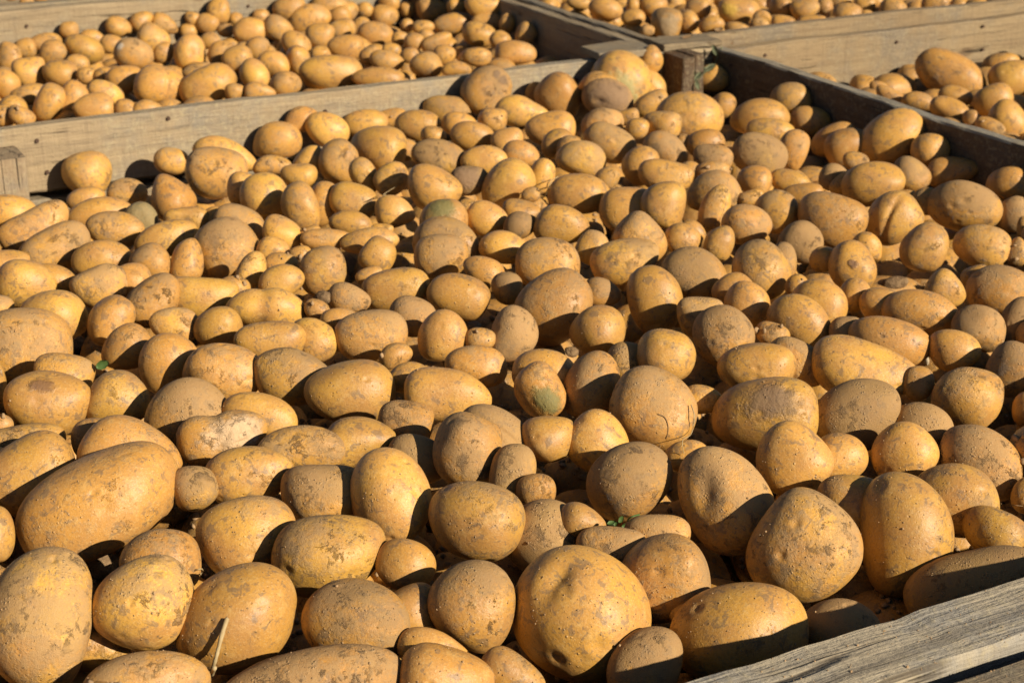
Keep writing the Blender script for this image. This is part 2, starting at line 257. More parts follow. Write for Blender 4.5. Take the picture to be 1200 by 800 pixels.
# traced potatoes: id, centre and half-axes in photo pixels, turn in degrees, look
DATA = '''
A1 42 725 82 63 80 d
A2 117 589 97 56 22 b
A3 169 709 60 52 20 s
A4 190 655 46 36 -20
A6 279 726 74 58 32 ys
A7 112 755 42 32 -20
A8 172 802 72 38 0
A9 368 808 104 48 3 d
A10 417 727 62 48 -8 s
A11 482 722 34 38 -60 y
A12 386 650 66 47 8
A13 475 662 35 30 -10
A14 557 708 52 50 -45 d
A15 523 800 55 46 0
A16 508 762 42 24 -15
A17 600 792 40 26 -30
A18 680 719 80 76 -45 y
A19 778 677 52 50 10
A20 757 780 50 40 55 D
A21 866 744 79 59 10 s
A22 716 645 40 28 0 d
A23 770 628 38 25 0
A24 682 610 28 20 -10 y
A25 638 630 46 45 -20 D
A26 808 715 24 18 15
A27 942 645 65 60 55 d
A28 1062 627 71 53 92 ys
A29 983 740 50 38 0 D
A30 1148 692 84 48 25 D
A31 995 592 37 35 0
A32 1120 585 50 42 -15
A33 1165 624 38 28 -20
A34 848 584 64 50 -50
B1 28 407 54 45 -5 db
B2 74 440 34 26 -20
B3 56 473 49 38 -12 ys
B4 137 466 37 32 0
B5 148 408 30 26 20
B6 25 522 50 24 0 d
B7 36 558 54 44 25
B8 112 515 27 25 0
B9 153 541 59 47 -35
B10 0 497 15 12 0
B11 -8 626 32 24 90
B12 218 484 49 40 8
B13 262 438 46 35 -8
B14 197 425 36 34 30
B15 261 513 52 31 8 k
B16 305 487 44 26 -20
B17 292 557 51 34 5
B18 228 572 28 26 0 D
B19 290 625 56 44 20
B20 352 529 51 30 0 d
B21 378 583 48 38 -5 d
B22 458 582 57 46 -80 y
B23 421 516 43 29 10
B24 475 495 32 27 -20
B25 410 459 52 37 -2
B26 345 442 47 33 -10 d
B27 482 442 27 18 0
B28 525 463 50 31 -5 ey
B29 558 429 36 24 -5
B30 490 537 36 26 -20 D
B31 547 528 42 39 70 d
B31b 578 515 46 36 -30 D
B32 600 558 38 26 80 D
B33 558 610 56 45 -15 s
B34 628 575 23 20 0
B35 640 438 39 28 -10 y
B36 633 459 33 27 -55
B37 694 452 41 32 65 d
B38 643 514 32 27 10 y
B39 702 521 39 35 -45
B40 738 563 51 42 30 d
B41 765 481 50 48 -20 ds
B42 780 417 34 31 -20
B43 735 425 24 24 0 d
B44 805 536 27 20 10
B45 822 468 24 17 0
B46 896 486 60 43 5
B47 886 430 43 31 -12 y
B48 848 393 34 36 30 d
B50 1013 435 62 36 -8 y
B51 1003 488 54 41 35 D
B52 928 540 43 41 -40 y
B53 985 537 31 29 0
B54 1058 531 37 34 45
B55 1133 468 42 38 60 d
B56 1150 540 51 37 -30
B57 1080 500 36 28 0 D
B58 1186 435 33 30 60 D
B59 1118 411 30 24 0
B60 1042 402 48 29 -8
B61 1076 449 18 20 0
B62 1205 480 21 18 90
B63 1206 580 22 20 90
C1 66 293 42 27 25 d
C2 119 302 34 20 0
C3 117 336 33 25 5 d
C4 155 329 23 22 -30
C5 179 308 25 22 -35
C6 30 333 35 28 -10 y
C7 8 308 26 15 0
C8 62 328 26 18 -25
C9 64 370 40 30 -12 y
C10 -4 362 20 16 0
C12 130 376 31 25 60
C13 181 352 35 26 40 d
C14 204 381 28 21 -10
C15 220 306 27 19 75
C16 264 291 38 35 20 ds
C17 237 349 41 24 -5 y
C18 256 383 28 24 -10 y
D1 295 317 23 16 60
D2 274 337 19 14 -20
D3 329 330 27 20 25
D3b 330 310 20 14 -10
D4 320 294 19 16 -20
D5 352 298 13 10 0
D6 378 318 29 27 90
D8 382 281 29 13 0
D9 433 282 34 15 5
D10 443 299 21 20 60 y
D11 464 340 39 25 5 b
D12 409 351 25 19 -10
D13 433 323 16 10 20
D14 313 361 47 24 -8 k
D15 371 363 15 12 -30
D16 317 402 41 25 0 y
D17 367 398 29 25 -50
D18 399 375 23 14 0
D19 435 394 42 30 5 d
D20 483 371 27 23 -15 d
D21 463 416 20 14 20
E1 517 301 31 26 0 d
E1b 524 283 39 28 -10 d
E1c 520 260 28 26 0 G
E2 591 290 29 19 -12 y
E3 566 319 25 19 -30
E4 537 347 36 26 -18
E5 594 338 18 19 0 D
E8 518 395 31 28 45 y
E9 603 392 33 27 78 Ds
E10 642 309 37 30 -5 d
E11 650 359 46 39 40
E12 700 387 32 29 0 ys
E13 705 343 23 17 -10
E14 694 290 20 18 60
E15 658 265 32 24 -8 y
E17 563 398 18 14 0 D
F1 733 306 40 26 15 d
F1b 750 282 31 28 -40 d
F2 800 281 22 19 -20
F3 814 321 39 30 -20
F4 843 284 21 17 70 e
F5 891 317 36 32 -60
F6 916 309 25 17 90 D
F7 768 351 40 31 -75 y
F8 859 339 25 19 15
F9 876 357 28 25 -45
F10 822 372 27 25 10 d
F13 905 392 20 14 -15
F14 939 377 39 28 -35 y
F15 933 334 14 12 30
F17 934 426 37 26 -20
F19 961 356 33 28 -35 y
F20 940 284 26 24 -30 D
G1 998 313 30 26 -55 y
G2 1001 346 20 18 60
G3 1031 358 24 21 -10
G4 1078 366 44 26 0
G7 1147 384 31 26 -10 D
G8 1108 341 23 22 -30
G9 1172 340 38 29 5 d
G10 1145 327 17 16 30
G11 1084 290 29 26 65
G12 1151 289 33 25 -5
G14 1190 378 31 18 80 D
G15 974 259 40 31 -12 s
G16 966 304 17 15 0
G17 1015 288 18 16 0
G18 1191 295 17 14 90
G19 993 389 21 18 0 D
H1 1044 161 40 28 38 s
H2 1090 176 22 19 0
H3 993 170 27 20 25
H4 977 165 27 19 20
H5 1023 215 36 25 18 y
H6 1067 206 23 20 -20
H7 1116 201 29 18 12
H8 1047 255 32 29 30
H9 1130 242 43 29 -5 ds
H11 1087 236 19 16 10
H12 1062 233 16 11 -15 y
H13 1183 217 26 21 0
H14 1188 252 21 20 30 D
H15 978 208 18 16 0 D
H15b 992 215 20 13 30
H19 1003 189 15 11 0
H16 1201 268 14 9 90
I1 808 137 39 29 5
I1b 847 123 15 14 60
I2 890 137 34 21 10
I3 902 154 28 15 0
I4 890 182 32 25 -15 D
I5 929 176 24 17 75
I6 884 212 20 19 -20
I7 827 168 22 16 15
I8 835 187 23 18 -10 d
I9 836 202 20 13 10
I10 838 226 32 26 0
I11 838 244 28 17 72
I12 875 263 29 23 0
I13 910 248 26 25 0
I14 941 228 23 13 5
I16 925 213 23 14 -10
I17 780 178 28 21 -35
I17b 776 150 22 19 0 d
I18 750 193 23 20 60
I19 780 207 32 19 -5
I20 777 240 27 26 90 y
I21 740 246 37 26 0
I24 812 271 16 12 -20
I25 808 201 16 12 -10
I26 747 151 14 12 10
I27 706 145 25 18 10 d
I27b 714 168 31 21 -25 d
I28 802 166 10 9 0
I29 950 143 23 18 0
I31 927 116 24 19 -5 d
I32 834 92 20 16 0 ys
I34 880 232 15 9 20
J1 570 106 30 27 55
J2 656 114 28 25 -45
J3 524 130 28 18 -12
J4 539 146 21 14 -10
J5 553 160 25 17 -12 y
J6 612 131 32 18 -8 c
J7 577 142 17 15 0 D
J8 645 152 29 21 5
J9 595 165 19 16 30
J10 610 181 22 16 -5
J11 653 168 20 16 30
J11b 667 172 16 13 20
J12 681 186 29 21 -10 d
J13 625 108 13 9 60
J14 490 147 27 18 -10
J15 508 159 15 11 -10
J16 514 185 32 21 -12 d
J17 567 188 27 17 5
J18 550 212 22 17 0 D
J19 594 216 33 26 32 y
J20 635 207 21 15 75 y
J21 679 227 36 23 0
J23 712 209 15 13 30
J25 508 222 32 26 -20
J26 463 248 23 19 0
J27 570 257 24 20 -25
J28 611 249 22 16 0
J29 608 264 19 16 20 D
J30 547 241 10 8 0
J31 622 228 11 9 0
J32 459 210 21 18 30
J33 478 176 14 13 0
J40 702 108 23 24 60
J41 728 95 36 33 -30 Gs
J42 763 71 14 17 -20 y
J43 712 117 30 24 -10 D
J44 757 104 24 22 -50
J45 762 121 22 12 35 y
J46 735 138 14 10 10
K1 428 144 26 15 5
K2 457 139 19 11 10
K3 444 174 32 28 -20
L1 325 164 28 21 0 s
L2 383 153 26 20 -20
L3 354 140 21 15 10
L5 362 189 20 16 20
L6 397 189 26 23 75
L7 427 206 22 15 -60
L8 414 236 28 21 -20 y
L9 350 206 21 15 -10
L10 319 194 22 12 -5
L11 253 203 35 30 -15
L11b 265 181 38 18 -20
L12 282 221 20 17 60
L13 310 231 28 28 0 ys
L14 352 243 29 21 -70
L15 379 239 26 18 80
L16 411 262 25 15 -10
L17 280 262 29 21 -30
L18 330 275 24 20 -30
L19 363 275 14 9 20
L20 448 270 13 8 0
L21 250 256 16 13 30
M1 102 204 28 26 0 s
M2 149 226 23 17 0
M3 101 234 22 14 5
M4 120 250 40 19 -5 y
M5 135 269 33 21 -5
M6 167 256 20 17 -60 G
M7 200 232 29 25 -60
M8 201 189 20 16 0
M10 218 258 25 15 0
M11 195 280 37 20 15 y
M13 42 268 43 23 25
M14 12 252 30 23 -10
N1 11 66 16 14 80
N2 30 57 12 12 0
N3 54 50 18 11 0
N4 61 61 16 14 20
N5 81 36 11 10 0
N6 99 57 23 15 -30
N7 108 44 14 9 -10
N8 139 32 15 12 -15
N9 131 52 13 11 0 y
N10 166 24 14 11 40 y
N11 180 46 19 16 -30
N12 193 29 16 12 -20
N13 157 64 23 18 -20 d
N14 192 62 13 11 40
N15 35 85 19 18 10
N16 71 87 20 16 0 y
N17 91 74 14 10 -10
N18 102 89 12 10 0
N19 146 93 21 16 15
N20 6 98 18 16 -50
N21 122 89 12 10 0
N22 187 100 29 23 -5
N24 35 111 22 12 5
N25 58 121 23 16 60
N26 86 119 23 17 60
N27 124 110 21 14 -25
N28 110 127 24 18 0
N29 147 127 12 11 0
N30 173 127 17 10 0
N31 16 125 17 13 -20
N32 4 136 14 13 0
N33 25 137 16 11 -30
O1 256 13 15 13 90
O2 243 28 14 12 0 y
O3 226 22 9 8 0
O4 264 36 10 8 0
O5 276 23 9 8 0
O6 293 36 19 15 -10
O7 221 37 10 9 0
O8 222 62 22 18 85
O9 306 19 10 8 0
O10 326 34 18 14 -30 y
O11 339 10 19 15 20
O12 362 21 25 16 20
O13 398 18 13 11 0
O14 301 56 15 12 30 y
O15 246 48 13 10 0
O16 260 62 17 14 20 d
O17 278 69 18 15 20
O18 347 52 18 14 -30
O19 349 71 17 14 90 y
O20 375 42 17 14 0
O21 321 75 19 15 -25
O22 298 88 19 16 -50
O23 335 98 18 14 0
O24 305 108 18 11 -5
O25 243 101 33 22 20
O26 276 108 12 10 0
O28 232 84 18 10 5
O29 388 86 36 21 5
O30 398 36 14 12 0
O31 405 56 21 15 -5
O32 376 64 12 10 0
O33 386 6 21 13 0
P1 440 40 21 14 -10
P2 451 19 16 13 0
P3 422 31 13 10 20
P4 507 12 19 14 0
P5 567 8 22 14 0
P6 530 28 22 12 12
P7 571 27 19 14 0
P8 562 41 21 14 -15
P9 594 28 12 9 80
P10 616 41 14 12 60
P11 587 48 13 11 -40
P12 604 62 24 14 0
P13 559 67 17 11 -5
P14 521 65 13 12 0 y
P15 512 50 19 10 22
P16 499 76 19 15 0
P17 535 81 17 9 0
P18 453 72 20 12 -12
P19 434 66 13 11 20
P20 459 59 11 8 -10
P21 485 49 12 10 0
P22 477 30 8 8 0
P23 496 32 13 8 5
P24 500 42 10 8 0
P25 469 45 10 8 0
P26 480 65 11 9 20
P27 443 91 30 12 -3
P28 405 14 15 13 0
P29 428 12 10 9 0
P30 478 12 10 9 0
P31 536 8 12 10 0
P32 456 3 12 10 0
P33 404 34 13 12 0
Q1 710 10 20 12 -10
Q2 678 4 14 8 -10
Q3 742 21 14 10 0
Q4 742 6 9 8 90
Q5 766 6 16 13 0
Q6 781 30 20 18 90
Q7 806 25 13 13 0
Q8 818 9 15 12 0 y
Q9 834 29 15 10 10
Q10 759 36 8 7 0
R1 866 14 24 16 0 y
R2 864 34 15 8 0 d
R3 893 20 11 8 0
R3b 890 30 11 9 0
R4 915 8 13 13 0
R5 918 28 14 10 0
R6 943 12 17 13 0
R7 951 27 17 9 0
R8 966 8 10 10 0
R9 974 27 9 7 0
R10 993 17 17 13 0
R11 985 1 14 8 0
R12 1014 5 12 11 0
R13 1016 18 8 6 0
S1 1028 22 11 6 0 y
S2 1047 10 16 12 0
S3 1073 19 17 10 -10
S4 1096 6 16 12 0
S5 1107 15 10 6 0
S6 1124 7 11 10 0
S7 1143 8 14 10 0
S8 1173 3 15 9 0
S9 1168 10 10 6 0
S10 1196 5 11 8 0
S11 1022 3 14 9 0
T1 1114 89 43 26 -22 s
T2 1173 74 21 12 15
T3 1186 92 26 21 20
T4 1164 118 23 18 30
T5 1180 142 24 21 -50
T6 1120 113 20 12 -5
T7 1112 130 23 15 -15
T8 1138 139 10 10 0
T9 1160 150 18 11 -20
T10 1076 119 19 11 -5
T11 1043 114 19 10 -25
T12 1029 102 10 7 0
U1 31 1 8 6 10
U2 47 -3 8 6 0
U3 14 -6 9 7 0
'''
BURY = '''A29:150 A30:150 A20:120 A16:80 A17:60 A13:40 A7:70 A25:45 A33:70 B18:80 B30:70 B44:40 B53:30 B57:60 B45:40 B43:35 D21:45 E5:35 E17:50 G17:35 G18:35 G19:45 H11:25 H12:30 H14:35 H15:35 H15b:35 J44:20 L7:35 L15:10 D1:45 C15:35 B59:0 A22:20 A26:60 B34:20 J7:15 E3:0 B27:10 C16:-70 L13:-25 L11:-20 L6:-35 L1:-20 H1:-60 H5:-20 I4:-25 D6:-25 E9:-30 F1:-20 B25:-20 B3:-20 B36:-20 B37:-25 B38:-10 A34:-20 D11:-15 D19:-10 E4:-25 E1:-25 E8:-20 E12:-25 L8:-15 C3:-10 C13:-10 H9:-20 G15:-15 G11:-40 G12:-40 B55:-20 J1:-15 J2:-15 J19:-30 J12:-20 I11:-15 A28:-30 A18:-20 B22:-30 B33:-20 H2:-10 H7:-15 G7:10 A14:-20 A12:0 A2:-10 M1:0 M5:-10 I32:-10 F7:-20 B41:-15 B46:-10 B52:-20 L2:-10 K3:-10 I20:-10 E15:-15 C9:-10 C6:-10 D10:-20 G14:30 G7:20'''
LANDMARKS = '''
A1|large dusty egg-shaped potato filling the bottom left corner of the heap|the dusty corner potato
A2|huge oblong yellow potato at the left, biggest in the front crate|the huge oblong potato
A6|large yellow potato with a pale dry stalk leaning across it|the potato with the stalk
A9|long dusty potato cut off by the bottom edge of the photo|the long potato at the bottom edge
A14|dusty potato with its right half in sharp shadow, beside the dented one|the potato split by shadow
A18|very large yellow potato with a dented shoulder behind the front rail|the big dented potato
A21|large smooth potato touching the front wooden rail|the smooth potato touching the rail
A28|tall upright oval potato by the front rail, its lower end shaded|the tall potato by the rail
A30|big dark potato wholly in the shade under the front rail|the dark potato under the rail
A34|large potato with a hollow on its upper left face|the hollow-faced potato
A12|broad potato in the lower left, between the stalk potato and the blotched upright one|the broad potato by the stalk
B1|big block-shaped earthy potato at the left edge above the scab-topped one|the blocky earthy potato
B3|oval yellow potato with a brown scab patch on top at the left|the scab-topped potato
B15|broken potato showing crumbly tan flesh at its right end|the broken potato
B22|upright egg-shaped yellow potato with grey blotches|the blotched upright potato
B28|pointed lemon-shaped potato in the middle of the front heap|the lemon-shaped potato
B36|small oval potato with a green tinted lower end|the green-ended potato
B41|big round potato with a thin curved rootlet on its face|the rootlet potato
B46|broad potato with a grey worn patch on top|the grey-patched potato
B50|long yellow potato leaning behind an earth-crusted one on the right|the long yellow potato
B55|round dusty potato with a dimpled crown near the right edge|the dimpled potato
C3|dusty rough potato just left of centre of the left half, round and matt|the matt rough potato
C16|big round dusty potato standing proud of the heap before the back board|the proud round potato
C9|broad yellow potato at the left just above the blocky earthy one|the broad yellow left potato
D6|squat upright potato with crumbs of earth at its foot|the squat potato
D11|oblong pale potato in front of the small bright egg-shaped one|the oblong pale potato
D10|small bright egg-shaped potato standing upright in a dark gap|the bright egg-shaped potato
D19|big oval potato below the oblong pale one, dusty with a brown pit|the pitted oval potato
E1c|potato with a green sunburnt top behind two dusty ones|the green-topped potato
E9|upright egg-shaped potato evenly coated in grey dust|the dust-coated potato
E12|round clean orange potato near the middle of the heap|the clean round potato
E11|large smooth potato overlapping a dusty one, just above the clean round one|the smooth middle potato
F7|tall potato with a scarred lower end right of the clean round one|the scarred tall potato
F1|dusty potato with a single black pit, above the scarred tall one|the black-pit potato
F14|yellow potato peppered with dark spots on the right of the heap|the spotted potato
F5|large upright brownish potato above the spotted one|the large brownish potato
G1|potato with a cluster of dark knobs on its upper face|the knob-marked potato
G4|oblong potato with a dirty left end, right of the knob-marked one|the dirty-ended oblong potato
G11|upright oval potato hanging over a dark gap on the right|the potato over the dark gap
H1|tall tilted potato leaning against the dark right wall|the tilted wall potato
H5|oblong pale potato in front of the tilted wall potato|the oblong potato before the wall
H8|potato with a deep crease down its face, half in shadow|the creased potato
H9|big oval dusty potato near the right edge below the dark wall|the big oval right potato
G15|large oval potato left of the creased one|the large oval potato
I1|large lumpy potato below the brown corner post|the lumpy corner potato
I32|potato under the wilted sprig beside the brown corner post|the potato under the sprig
I4|round dull potato with earthy skin left of the dark dividing wall|the dull round potato
I11|slim cracked potato with a split down its right side|the split potato
I20|upright yellow potato with a shining face left of the split one|the shining yellow potato
J1|tall potato with two round grey scars rising above the back board|the twin-scarred potato
J6|pear-shaped potato with a thin right end before the back board|the pear-shaped potato
J12|rough dusty oval potato facing the camera, below the two-lobed one|the rough oval potato
J18|earth-caked potato in a dark gap left of the smooth oval one|the earth-caked potato
J19|large smooth oval potato in the upper middle of the front heap|the smooth oval potato
J41|large pale potato with a greenish sheen near the corner post|the greenish pale potato
J43|mud-caked hollow brown potato below the greenish pale one|the mud-caked potato
J42|small smooth egg-shaped potato standing against the corner post|the potato against the post
M1|round potato resting against the left end of the back board|the potato at the board's left end
M6|small grey-green potato half hidden behind an orange oval one|the grey-green potato
L1|round potato lying before the back board and casting shadow on it|the round potato before the board
L11|bulky rounded potato left of the gap below the back board|the bulky potato
L13|round yellow potato with a pale face left of the upright oblong one|the round pale potato
L6|upright oblong potato in the rows before the back board|the upright oblong potato
L8|oval yellow potato speckled with brown pits below the upright oblong one|the speckled oval potato
K3|round pale potato right of the upright oblong one|the round pale upper potato
N13|brownish potato with a white chipped spot in the left rear crate|the chipped potato
N16|round yellow shining potato near the left of the left rear crate|the shining round potato
N22|big cleft potato in the left rear crate, close to its front board|the big cleft potato
N6|oblong potato in the left rear crate slanting down to the right|the slanting oblong potato
O8|upright knobbly potato in the middle of the left rear crate|the knobbly upright potato
O25|largest potato in the left rear crate, humped, resting against its front board|the humped potato
O29|big low potato at the front board, right part of left rear crate|the big low potato
O20|round bright potato behind the big low one in the left rear crate|the round bright potato
P1|oval dusty potato high in the left rear crate, before the bright small ones|the high oval potato
P16|round potato with dark pits at the front board, far right of left rear crate|the dark-pitted potato
P8|yellow curved potato close to the dark side wall of the left rear crate|the curved potato by the side wall
P10|small egg-shaped potato leaning on the dark side wall of the left rear crate|the leaning egg-shaped potato
P12|broad potato in the corner below the dark side wall, left rear crate|the broad corner potato
Q6|big upright potato, brown below and yellow on top, beside the board end|the big upright rear potato
R1|broad potato with a bright yellow cheek in the strip along the top|the yellow-cheeked potato
R10|round potato in the middle of the strip along the top|the round strip potato
S4|broad potato towards the right end of the strip along the top|the broad strip potato
T1|huge oblong potato standing in the right rear crate|the huge rear potato
T5|stout upright potato at the right edge of the right rear crate|the stout edge potato
'''

# ------------------------------------------------------------------ ground
gv = np.array([[-60, -60, 0], [60, -60, 0], [60, 60, 0], [-60, 60, 0]], float)
ground = link('ground', mesh_np('ground', gv, np.array([[0, 1, 2, 3]]), False), None, [M_GROUND]); tag(ground, kind='structure')


# ------------------------------------------------------------------ crates
def board_mesh(L, T, H, wob=0.0012, seg=0.03, ends=True, ragged=0.0):
    """a sawn board: length along x, thickness along y, height along z, its arrises slightly worn and uneven"""
    n = max(4, int(L / seg)); xs = np.linspace(-L / 2, L / 2, n + 1)
    c = min(0.0025, T * 0.2)
    prof = np.array([(-T / 2, -H / 2 + c), (-T / 2 + c, -H / 2), (T / 2 - c, -H / 2), (T / 2, -H / 2 + c),
                     (T / 2, H / 2 - c), (T / 2 - c, H / 2), (-T / 2 + c, H / 2), (-T / 2, H / 2 - c)])
    V = []
    ph = rng.uniform(0, 6.3, 6)
    for i, x in enumerate(xs):
        w = wob * (np.sin(x * 9 + ph[0]) + 0.6 * np.sin(x * 23 + ph[1]))
        w2 = wob * (np.sin(x * 7 + ph[2]) + 0.6 * np.sin(x * 31 + ph[3]))
        j = rng.normal(0, wob * 0.35, (8, 2))
        if ragged:
            r = ragged * max(0.0, rng.normal(0, 1)); j[4:6, 1] -= r; j[6:8, 1] -= ragged * 0.3 * abs(rng.normal())
        for q in range(8):
            top = prof[q, 1] > 0
            V.append((x, prof[q, 0] + (w2 * 0.5) + j[q, 0], prof[q, 1] + (w if top else w2) + j[q, 1]))
    V = np.array(V); F = []
    for i in range(n):
        for q in range(8):
            a = i * 8 + q; b = i * 8 + (q + 1) % 8
            F.append((a, b, b + 8, a + 8))
    me = bpy.data.meshes.new('board')
    faces = [tuple(f) for f in F] + [tuple(range(7, -1, -1)), tuple(n * 8 + q for q in range(8))]
    me.from_pydata([tuple(v) for v in V], [], faces); me.update()
    return me


def board(name, p0, p1, T, z0, z1, parent, mat, tilt=0.0, **kw):
    """a board on edge between plan points p0 and p1, from height z0 to z1 (relative to the rim)"""
    d = np.array(p1, float) - np.array(p0, float); L = np.linalg.norm(d)
    o = link(name, board_mesh(L, T, z1 - z0, **kw), parent, [mat])
    mid = (np.array(p0) + np.array(p1)) / 2 - np.array(parent.location[:2])
    o.location = (mid[0], mid[1], RIM + (z0 + z1) / 2 - parent.location[2])
    o.rotation_euler = (0, -tilt, math.atan2(d[1], d[0]))
    return o


def nail(parent, x, side, z):
    """a nail head on a board: x along it, on the face at y = side"""
    bm = bmesh.new(); bmesh.ops.create_cone(bm, segments=10, radius1=0.0034, radius2=0.0028, depth=0.003, cap_ends=True)
    me = bpy.data.meshes.new('nail'); bm.to_mesh(me); bm.free()
    o = link('nail', me, parent, [M_IRON]); o.location = (x, side, z)
    o.rotation_euler = (math.copysign(math.pi / 2, side) * -1, 0, 0)
    return o


def crate(label, group, x0, x1, y0, y1, T=0.025, levels=5, bh=0.098, gap=0.012, ztop=(0, 0, 0, 0), mats=None, front_T=None, skip=(), posts=True, top_h=None, ragged=0.0):
    """inner faces at x0..x1, y0..y1; ztop = rim offsets of front, right, back, left"""
    e = bpy.data.objects.new('wooden_crate', None); C.objects.link(e); e.location = ((x0 + x1) / 2, (y0 + y1) / 2, 0)
    tag(e, label, 'crate', group)
    mats = mats or (M_WOOD,) * 4
    fT = front_T or T
    sides = [((x0 - T, y0 - fT / 2), (x1 + T, y0 - fT / 2), fT), ((x1 + T / 2, y0 + .001), (x1 + T / 2, y1 - .001), T),
             ((x1 + T, y1 + T / 2), (x0 - T, y1 + T / 2), T), ((x0 - T / 2, y1 - .001), (x0 - T / 2, y0 + .001), T)]
    for s, (a, b, t) in enumerate(sides):
        z = ztop[s]
        for l in range(levels):
            h = (top_h or {}).get(s, bh) if l == 0 else bh
            if (s, l) not in skip:
                tl = rng.normal(0, 0.0015)
                o = board('board', a, b, t if l == 0 else T, z - h, z, e, mats[s], tilt=0 if l == 0 else tl, **(dict(ragged=ragged, seg=.02, wob=.0005) if ragged and s == 0 and l == 0 else {}))
                if s != 0 or l > 0:
                    L = np.hypot(b[0] - a[0], b[1] - a[1])
                    for sx in (-1, 1):
                        for dz in (-0.25, 0.25):
                            nail(o, sx * (L / 2 - 0.055) + rng.normal(0, .004), (t / 2 + 0.0004), dz * h + rng.normal(0, .004))
            z -= h + gap
    if posts:
        pw = 0.055
        for (px, py, mk) in ((x0 + pw / 2 + .001, y0 + pw / 2 + .001, M_WOOD), (x1 - pw / 2 - .001, y0 + pw / 2 + .001, M_WOOD), (x0 + pw / 2 + .001, y1 - pw / 2 - .001, M_WOOD), (x1 - pw / 2 - .001, y1 - pw / 2 - .001, M_POST)):
            if posts is True or (px, py) in posts:
                post(px, py, pw, pw, -0.03, e, mk)
    # slatted floor on three runners
    zb = -levels * (bh + gap)
    nb = int((y1 - y0) / 0.11)
    for i in range(nb):
        y = y0 + (i + .5) * (y1 - y0) / nb
        o = link('floor_board', board_mesh(x1 - x0 - .002, 0.095, 0.02, seg=.3), e, [M_WOOD]); o.location = ((0, y - e.location.y, RIM + zb + .02))
    for x in (x0 + .05, (x0 + x1) / 2, x1 - .05):
        h = RIM + zb + .006
        o = link('runner', board_mesh(y1 - y0, 0.08, h, seg=.3), e, [M_WOOD]); o.location = (x - e.location.x, 0, h / 2 + .002); o.rotation_euler = (0, 0, math.pi / 2)
    return e


def post(px, py, w, d, top, e, mat, rot=0.0, depth=None):
    bot = -0.56
    o = link('corner_post', board_mesh(top - bot, d, w, seg=.05, wob=.001), e, [mat])
    o.location = (px - e.location.x, py - e.location.y, RIM + (top + bot) / 2); o.rotation_euler = (0, -math.pi / 2, 0)
    if rot: o.rotation_euler = (0, -math.pi / 2, rot)
    return o


G_CR = 'weathered wooden potato crates standing side by side'
MX0, MX1, MY0, MY1 = -0.16, 1.672, 0.767, 2.405
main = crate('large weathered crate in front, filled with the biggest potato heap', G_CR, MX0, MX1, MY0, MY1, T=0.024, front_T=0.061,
             ztop=(0, 0, 0, 0), mats=(M_RAIL, M_SHADEW, M_WOOD, M_WOOD), posts=False, top_h={0: 0.05}, ragged=0.0011)
post(0.436, 2.366, 0.072, 0.072, -0.024, main, M_POST2)
post(1.580, 2.368, 0.022, 0.064, 0.003, main, M_POST)
post(1.604, 2.371, 0.023, 0.058, 0.005, main, M_POST, rot=0.05)
cap = link('corner_cap', board_mesh(0.115, 0.068, 0.010, seg=.01), main, [M_WOOD]); cap.location = (1.632 - main.location.x, 2.436 - main.location.y, RIM + .0075); cap.rotation_euler = (0, 0, -0.05)
post(MX0 + .035, MY0 + .035, 0.06, 0.06, -0.02, main, M_WOOD); post(MX1 - .036, MY0 + .035, 0.06, 0.06, -0.03, main, M_WOOD)
for o in main.children:                       # lit top edge of the dividing board, painted lighter than its shade-darkened faces
    if o.data.materials[0] == M_SHADEW and abs(o.location.z - (RIM - 0.049)) < 0.01:
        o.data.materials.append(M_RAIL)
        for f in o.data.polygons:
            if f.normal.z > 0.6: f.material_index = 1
# left rear crate
left = crate('smaller crate behind the long back board on the left, its dark right wall showing', G_CR, 0.02, 1.566, 2.46, 3.315, T=0.024,
             ztop=(-0.014, 0.0, 0.0, -0.004), mats=(M_WOOD, M_WOOD, M_WOOD, M_WOOD))
# the three-cornered brace nailed flat over the corner
tri = [on_plane(680, 57, RIM + .012)[:2], on_plane(702, 66, RIM + .012)[:2], on_plane(770, 60, RIM + .012)[:2], on_plane(752, 52, RIM + .012)[:2], on_plane(726, 50, RIM + .012)[:2]]
bm = bmesh.new(); vs = [bm.verts.new((q[0] - left.location.x, q[1] - left.location.y, RIM + .004)) for q in tri]
f = bm.faces.new(vs); r = bmesh.ops.extrude_face_region(bm, geom=[f])
for v in r['geom']:
    if isinstance(v, bmesh.types.BMVert): v.co.z += 0.012
bmesh.ops.recalc_face_normals(bm, faces=bm.faces[:]); bmesh.ops.bevel(bm, geom=bm.edges[:], offset=.0015, segments=1, affect='EDGES')
me = bpy.data.meshes.new('corner_brace'); bm.to_mesh(me); bm.free(); link('corner_brace', me, left, [M_WOOD])
# right rear crate: sits a little lower, shares the dark wall line with the front crate
right = crate('crate on the right behind the dark dividing wall, few large potatoes showing', G_CR, 1.722, 2.95, 1.05, 2.425, T=0.024,
              ztop=(-0.016, -0.01, -0.012, -0.014), mats=(M_WOOD2,) * 4)
rear = crate('crate beyond the right rear crate, its potatoes seen in a strip along the top', G_CR, 1.628, 2.95, 2.478, 3.75, T=0.024,
             ztop=(0.012, 0, 0, 0.0), mats=(M_WOOD2, M_WOOD, M_WOOD, M_WOOD))
far = crate('farthest crate behind the left rear crate, only its front board showing', G_CR, 0.02, 1.55, 3.372, 4.3, T=0.024,
            ztop=(0.006, 0, 0, 0), mats=(M_WOOD,) * 4)
near = crate('crate in the bottom right corner, only a sliver of its rail showing', G_CR, 0.06, 1.70, -0.70, 0.645, T=0.04,
             ztop=(0, 0, 0, 0), mats=(M_WOOD,) * 4)
